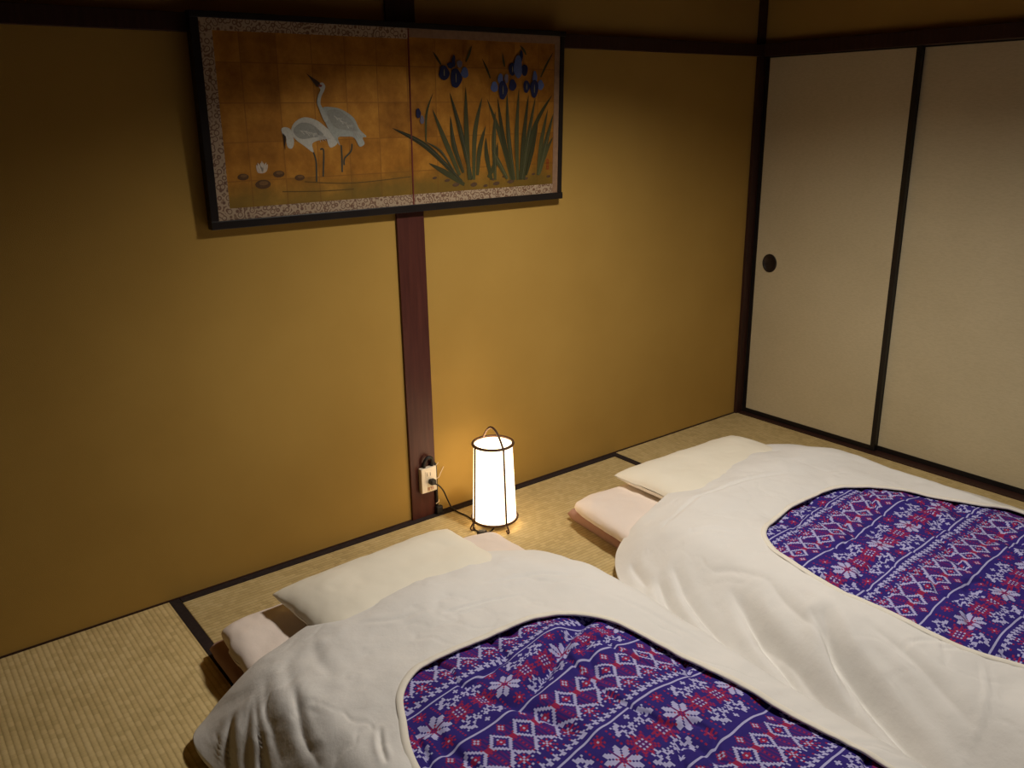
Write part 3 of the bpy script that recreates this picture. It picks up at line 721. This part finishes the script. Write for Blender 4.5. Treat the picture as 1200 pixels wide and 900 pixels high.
def quilt(k, label):
    b = BED[k]
    root = thing('quilt', label, 'quilt', (b['rim'][0][0] + 0.6, b['rim'][0][1] - 0.8, 0.0), 'quilts in white covers on the futon beds')
    rim = catmull(b['rim'], 40, True); hole0 = catmull(b['hole'], 40, True)
    seg = np.linalg.norm(np.roll(hole0, -1, 0) - hole0, axis=1); s = np.concatenate([[0], np.cumsum(seg)])
    N = 620
    # spread the stations between equal angle and equal length
    c = hole0.mean(0)
    hp = np.vstack([hole0, hole0[:1]]); tq = np.linspace(0, s[-1], N, endpoint=False)
    hole = np.stack([np.interp(tq, s, hp[:, 0]), np.interp(tq, s, hp[:, 1])], 1)
    # for each hole station, the rim point in the same direction from the centre (y squeezed)
    def ang(P): return np.arctan2((P[:, 1] - c[1]) * 0.62, P[:, 0] - c[0])
    ra = np.unwrap(ang(rim)); rr = np.vstack([rim, rim, rim])
    sg = np.sign(ra[-1] - ra[0]); ra3 = np.concatenate([ra - sg * 2 * np.pi, ra, ra + sg * 2 * np.pi])
    ha = ang(hole)
    o = np.argsort(ra3)
    ha = (ha - ra3[o][0]) % (2 * np.pi) + ra3[o][0] + 0.0
    rimp = np.stack([np.interp(ha, ra3[o], rr[o][:, 0]), np.interp(ha, ra3[o], rr[o][:, 1])], 1)
    R = 0.036; T, EX = b['tmax'], b['ex']
    d_vec = hole - rimp; Lc = np.linalg.norm(d_vec, axis=1); dirn = d_vec / Lc[:, None]
    rows = []
    for phi in np.radians([-75, -55, -36, -18]):
        dd = R * (1 - math.cos(phi)); P = rimp + dirn * dd
        S0 = support(b, rimp[:, 0], rimp[:, 1])
        rows.append(np.column_stack([P, S0 + R + 0.001 + R * math.sin(phi)]))
    nr = 120
    ts = np.linspace(0, 1, nr)
    g = ts ** 1.7 * 0.55 + ts * 0.45
    g[0] = 0
    for t in g:
        P = rimp + d_vec * t; d = Lc * t
        x, y = P[:, 0], P[:, 1]
        f = (1 - np.clip(1 - d / (0.94 * Lc), 0, 1) ** 2) ** EX
        Sx = support(b, x, y)
        z = Sx + R + 0.001 + (T - R) * f + dome(b, x, y) * np.clip(d / 0.12, 0, 1)
        env = np.clip(d / 0.05, 0, 1)
        z = z + fold_field(x, y, FOLDS[k]) * env * np.clip((Lc - d) / 0.05, 0, 1)
        # drape wrinkles run down the sides, across the rim
        arc = np.arange(N) / N * 60.0
        side = np.exp(-((d - 0.10) / 0.11) ** 2)
        z = z + 0.0025 * side * fbm(arc * 1.3, d * 5, b['seed'] + 8, 3)
        rg = np.abs(fbm(x * 9 + 2.5 * y, y * 4.5 - 1.5 * x, b['seed'] + 60, 3)); z = z - 0.0022 * np.exp(-(rg / 0.05) ** 2) * np.clip(d / 0.06, 0, 1) * np.clip((Lc - d) / 0.03, 0, 1)
        rows.append(np.column_stack([P, z]))
    # soft lip folding under at the opening
    last = rows[-1]
    rows.append(np.column_stack([hole + dirn * 0.002, last[:, 2] - 0.003]))
    rows.append(np.column_stack([hole - dirn * 0.004, last[:, 2] - 0.006]))
    nr = len(rows); V = np.concatenate(rows); F = []
    for i in range(nr - 1):
        for j in range(N):
            l = (j + 1) % N; F.append((i * N + j, i * N + l, (i + 1) * N + l, (i + 1) * N + j))
    mesh_obj('quilt_cover', V, F, M['cover'], root, True)
    # stitched hem round the opening
    prof = [(-0.016, -0.001), (-0.0148, 0.0012), (-0.008, 0.0024), (-0.001, 0.0022), (0.0022, 0.0), (0.001, -0.004)]
    hz = last[:, 2]
    rows = []
    for q, dz in prof:
        P = hole + dirn * q
        rows.append(np.column_stack([P, hz + dz]))
    V = np.concatenate(rows); F = []
    for i in range(len(prof) - 1):
        for j in range(N):
            l = (j + 1) % N; F.append((i * N + j, i * N + l, (i + 1) * N + l, (i + 1) * N + j))
    h = mesh_obj('hem', V, F, M['hem'], root, True); h['label'] = 'raised ivory hem'
    # knitted inner duvet, one quad per stitch
    kn = knit(b, k, hole, c, T, root)
    kn['label'] = 'purple duvet knitted in a nordic star and diamond pattern'
    return root

# --- the knit chart: band A (diamonds) and band B (stars), 30 rows each
NAVY, WHT, RED, PLUM = 0, 1, 2, 3
def chart():
    n = 36
    A = np.zeros((n, 42), int)
    def flower(r0, du, r, v):
        a, b2 = abs(du), abs(r - r0)
        if a + b2 == 0: return WHT
        if a == b2 and a <= 3: return WHT if a == 1 else RED
        if a + b2 in (1, 2) : return RED
        if (a == 0 and b2 == 3) or (b2 == 0 and a == 3): return RED
        if (a, b2) in ((1, 4), (4, 1)): return WHT
        return v
    for c in range(42):
        u = (c + 7) % 14 - 7                       # -7..6, diamonds at u = 0
        uj = (c % 14) - 7                          # joins between diamonds
        for r in range(n):
            v = NAVY
            dz = abs(u) + abs(r - 11)
            zig = 17 + int(abs(u) * 1.15)
            if r > 4 and r < zig and dz > 7 and c % 2 == 0: v = PLUM
            if dz in (5, 6): v = WHT
            if dz == 4 and (r + c) % 2 == 0: v = NAVY
            if dz <= 2: v = (WHT if dz == 0 else RED)
            if dz == 2 and (u == 0 or r == 11): v = WHT if (u == 0) else RED
            if abs(uj) + abs(r - 11) <= 1 or (abs(uj) == abs(r - 11) and abs(uj) <= 2): v = RED
            if r > 12 and uj == 0 and r < zig and r % 2: v = RED
            if abs(uj) + abs(r - 4) <= 2 and r > 1: v = RED if (abs(uj) + abs(r - 4)) % 2 == 0 else WHT
            if r in (zig, zig + 1): v = WHT
            v = flower(24, u, r, v) if r > zig + 1 else v
            if 29 <= r <= 33:                       # row of little trees
                q = (c + r // 32) % 4
                if r == 29 and q == 1: v = RED
                if r == 30 and q == 1: v = WHT
                if r == 31 and q in (1, 2): v = WHT
                if r == 32 and q in (0, 1, 2): v = WHT
                if r == 33 and q in (1, 2): v = WHT
            A[r, c] = v
    B = np.zeros((n, 42), int)
    m = 17
    def put(r, c, v):
        if 2 <= r < n - 1: B[r, c % 42] = v
    for r in range(3, n - 2):                        # dotted stems
        for c in (7, 35):
            if r % 2: put(r, c, RED)
    for cc in (14, 28):                              # large red flowers with a checked heart
        for du in range(-6, 7):
            for dr in range(-6, 7):
                a, b2 = abs(du), abs(dr)
                k = None
                if a <= 2 and b2 <= 2: k = WHT if (du % 2 == 0 and dr % 2 == 0) else PLUM
                elif a <= 1 and b2 <= 6 or b2 <= 1 and a <= 6: k = RED if (a + b2) % 2 or a * b2 else NAVY
                elif a == b2 and a <= 5 or abs(a - b2) == 1 and a + b2 <= 9: k = RED if (du + 2 * dr) % 3 else PLUM
                elif a + b2 <= 6: k = PLUM
                if k is not None: put(m + dr, cc + du, k)
    for s in (-1, 1):
        for du in range(-3, 4):                      # small flowers above and below the star
            for dr in range(-3, 4):
                v = flower(0, du, dr, None) if abs(du) + abs(dr) <= 5 else None
                if v is not None: put(m + s * 13 + dr, du, RED if v == WHT and (du or dr) else v)
        for sc in (-1, 1):                           # curling white leaves round the red flowers
            for i in range(11):
                x = 21 + sc * (1 + i); y = m + s * int(round(7 + 2.2 * math.sin(i * 0.8 + 0.4) + i * 0.25))
                put(y, x, WHT)
                if i % 2: put(y + s, x, WHT)
                if i % 3 == 0: put(y + 2 * s, x, WHT); put(y + 3 * s, x + sc, WHT)
                if i % 3 == 1: put(y - s, x + sc, WHT); put(y - 2 * s, x + sc, WHT)
            for i in range(7):
                y = m + s * int(round(11 + 2 * math.sin(i * 0.9))); x = 21 + sc * (6 + i)
                put(y, x, WHT); put(y + s, x, WHT)
                if i % 2: put(y + 2 * s, x, WHT)
        for du, dr in ((0, 0), (1, 0), (-1, 0), (0, 1), (0, -1)): put(m + s * 14 + dr, 21 + du, WHT)
    for du in range(-8, 9):                          # eight-petalled star at column 0
        for dr in range(-8, 9):
            a, b2 = max(abs(du), abs(dr)), min(abs(du), abs(dr))
            if 1 <= b2 <= 4 and 1 <= a - b2 <= 4 and a <= 7: put(m + dr, du, WHT)
            elif a <= 2: put(m + dr, du, RED if (du + dr) % 2 == 0 else PLUM)
            elif a <= 7 and b2 == 0: put(m + dr, du, PLUM)
    for bnd in (A, B): bnd[0, :] = WHT; bnd[1, :] = NAVY; bnd[n - 1, :] = NAVY
    return np.concatenate([A, B])
CHART = chart()
KCOL = np.array([(0.036, 0.022, 0.21), (0.47, 0.46, 0.76), (0.33, 0.020, 0.085), (0.115, 0.017, 0.17)])

def knit(b, k, hole, c, T, root):
    st = 0.0046
    x0, y0 = hole.min(0) - 0.03; x1, y1 = hole.max(0) + 0.03
    ca, sa = math.cos(b['kang']), math.sin(b['kang'])
    ref = np.array(b['kref'])
    na0 = int((x0 - ref[0]) / st) - 20; na1 = int((x1 - ref[0]) / st) + 20
    nb0 = int((ref[1] - y1) / st) - 20; nb1 = int((ref[1] - y0) / st) + 20
    ia = np.arange(na0, na1 + 1); ib = np.arange(nb0, nb1 + 1)
    A, Bm = np.meshgrid(ia, ib, indexing='ij')
    a, bb = A * st, Bm * st * b['rowk']
    if k == 1:      # a band near the head of the opening is gathered up
        b0, bw_ = -11 * st * b['rowk'], 36 * st * b['rowk']
        s_ = np.clip((b0 - bb) / bw_, 0, 1)
        bb = bb + 0.30 * bw_ * s_
    # the cloth lies a little askew, so its rows waver
    wa = 0.010 * fbm(a * 3.0, bb * 3.0, b['seed'] + 20, 2); wb = 0.011 * fbm(a * 3.4, bb * 3.0, b['seed'] + 24, 2)
    X = ref[0] + ca * (a + wa) + sa * (bb + wb); Y = ref[1] + sa * (a + wa) - ca * (bb + wb)
    # distance inside the opening (sampled) and inside test
    hp = hole[::3]
    nx = len(hp)
    d2 = np.full(X.shape, 9.0); inside = np.zeros(X.shape, bool)
    for i in range(nx):
        p, q = hp[i], hp[(i + 1) % nx]
        d2 = np.minimum(d2, (X - p[0]) ** 2 + (Y - p[1]) ** 2)
        cond = (p[1] > Y) != (q[1] > Y)
        with np.errstate(divide='ignore', invalid='ignore'):
            xi = (q[0] - p[0]) * (Y - p[1]) / (q[1] - p[1] + 1e-12) + p[0]
        inside ^= cond & (X < xi)
    d = np.sqrt(d2) * np.where(inside, 1, -1)
    Z = support(b, X, Y) + 0.001 + T + dome(b, X, Y)
    Z += -0.012 + 0.011 * sstep(0.0, 0.11, d)
    rg = np.abs(fbm(X * 6.0 + 0.6 * Y, Y * 4.0 - 2.5 * X, b['seed'] + 40, 3)); Z += -0.010 * np.exp(-(rg / 0.10) ** 2) + 0.004 * fbm(X * 14, Y * 14, b['seed'] + 44, 2)
    if k == 1: Z += fold_field(X, Y, [([(-2.064, -1.135), (-2.161, -1.173), (-2.305, -1.25), (-2.42, -1.30)], .016, .016), ([(-2.15, -1.20), (-2.22, -1.30), (-2.24, -1.36)], .012, .008), ([(-2.5, -1.22), (-2.42, -1.34), (-2.40, -1.45)], .014, .008)])
    keep = d > -0.028
    nb = len(ib)
    idx = -np.ones(X.shape, int); idx[keep] = np.arange(keep.sum())
    V = np.stack([X[keep], Y[keep], Z[keep]], 1)
    ok = keep[:-1, :-1] & keep[1:, :-1] & keep[1:, 1:] & keep[:-1, 1:]
    i0, j0 = np.nonzero(ok)
    F = np.stack([idx[i0, j0], idx[i0, j0 + 1], idx[i0 + 1, j0 + 1], idx[i0 + 1, j0]], 1).tolist()
    row, colm = ib[j0], ia[i0]
    if b['flip']: row, colm = -row, -colm
    kind = CHART[(row + 11) % 72, colm % 42]
    col = KCOL[kind]
    o = mesh_obj('patterned_duvet', V, F, M['knit'], root, True)
    at = o.data.attributes.new('stitch', 'FLOAT_COLOR', 'FACE')
    at.data.foreach_set('color', np.concatenate([col, np.ones((len(col), 1))], 1).astype(np.float32).ravel())
    return o

names = {1: 'nearer bed on the left', 2: 'farther bed by the sliding doors'}
# thin coloured under-mattresses
g = 'thin under-mattresses'
for k, lab in ((1, 'thin dusty rose under-mattress of the bed nearest the camera'), (2, 'thin dusty rose under-mattress of the bed by the sliding doors')):
    b = BED[k]
    o = slab('under_mattress', M['mat_brown'], None, b['mo'], b['mrot'], b['mw'], b['ml'], 0.026, 0.025, 0.03, 70, 90, 0.0, 3 + k, 0.002, 7, 2.4)
    tagged(o, lab, 'mattress', g)
g = 'sheeted mattresses'
for k, lab in ((1, 'pale pink sheeted mattress under the cream pillow of the nearer bed'), (2, 'pale pink sheeted mattress corner beside the lantern, under the farther pillow')):
    b = BED[k]
    ca, sa = math.cos(b['mrot']), math.sin(b['mrot'])
    ox, oy = (0.012, 0.02) if k == 1 else (-0.036, 0.05)
    org = (b['mo'][0] + ca * ox + sa * oy, b['mo'][1] + sa * ox - ca * oy)
    o = slab('mattress', M['sheet'], None, org, b['mrot'], b['mw'] - 0.03, b['ml'] - 0.06, 0.0885, 0.0335, 0.06, 110, 120, 0.0, 13 + k, 0.006, 7, 2.3, corner=0.02)
    tagged(o, lab, 'mattress', g)
g = 'pillows on the futon beds'
for k, lab in ((1, 'cream pillow nearest the camera, left of the lantern on the nearer bed'), (2, 'cream pillow on the farther bed by the sliding doors')):
    b = BED[k]
    o = slab('pillow', M['pillow'], None, b['po'], b['prot'], b['pw'], b['pl'], b['pz'], b['ph'], 0.15, 90, 70, 0.035, 23 + k, 0.005, 6, 2.0)
    tagged(o, lab, 'pillow', g)
quilt(1, 'white covered quilt nearest the camera, purple knit showing through its opening')
quilt(2, 'white covered quilt beside the sliding doors, purple knit showing through its opening')
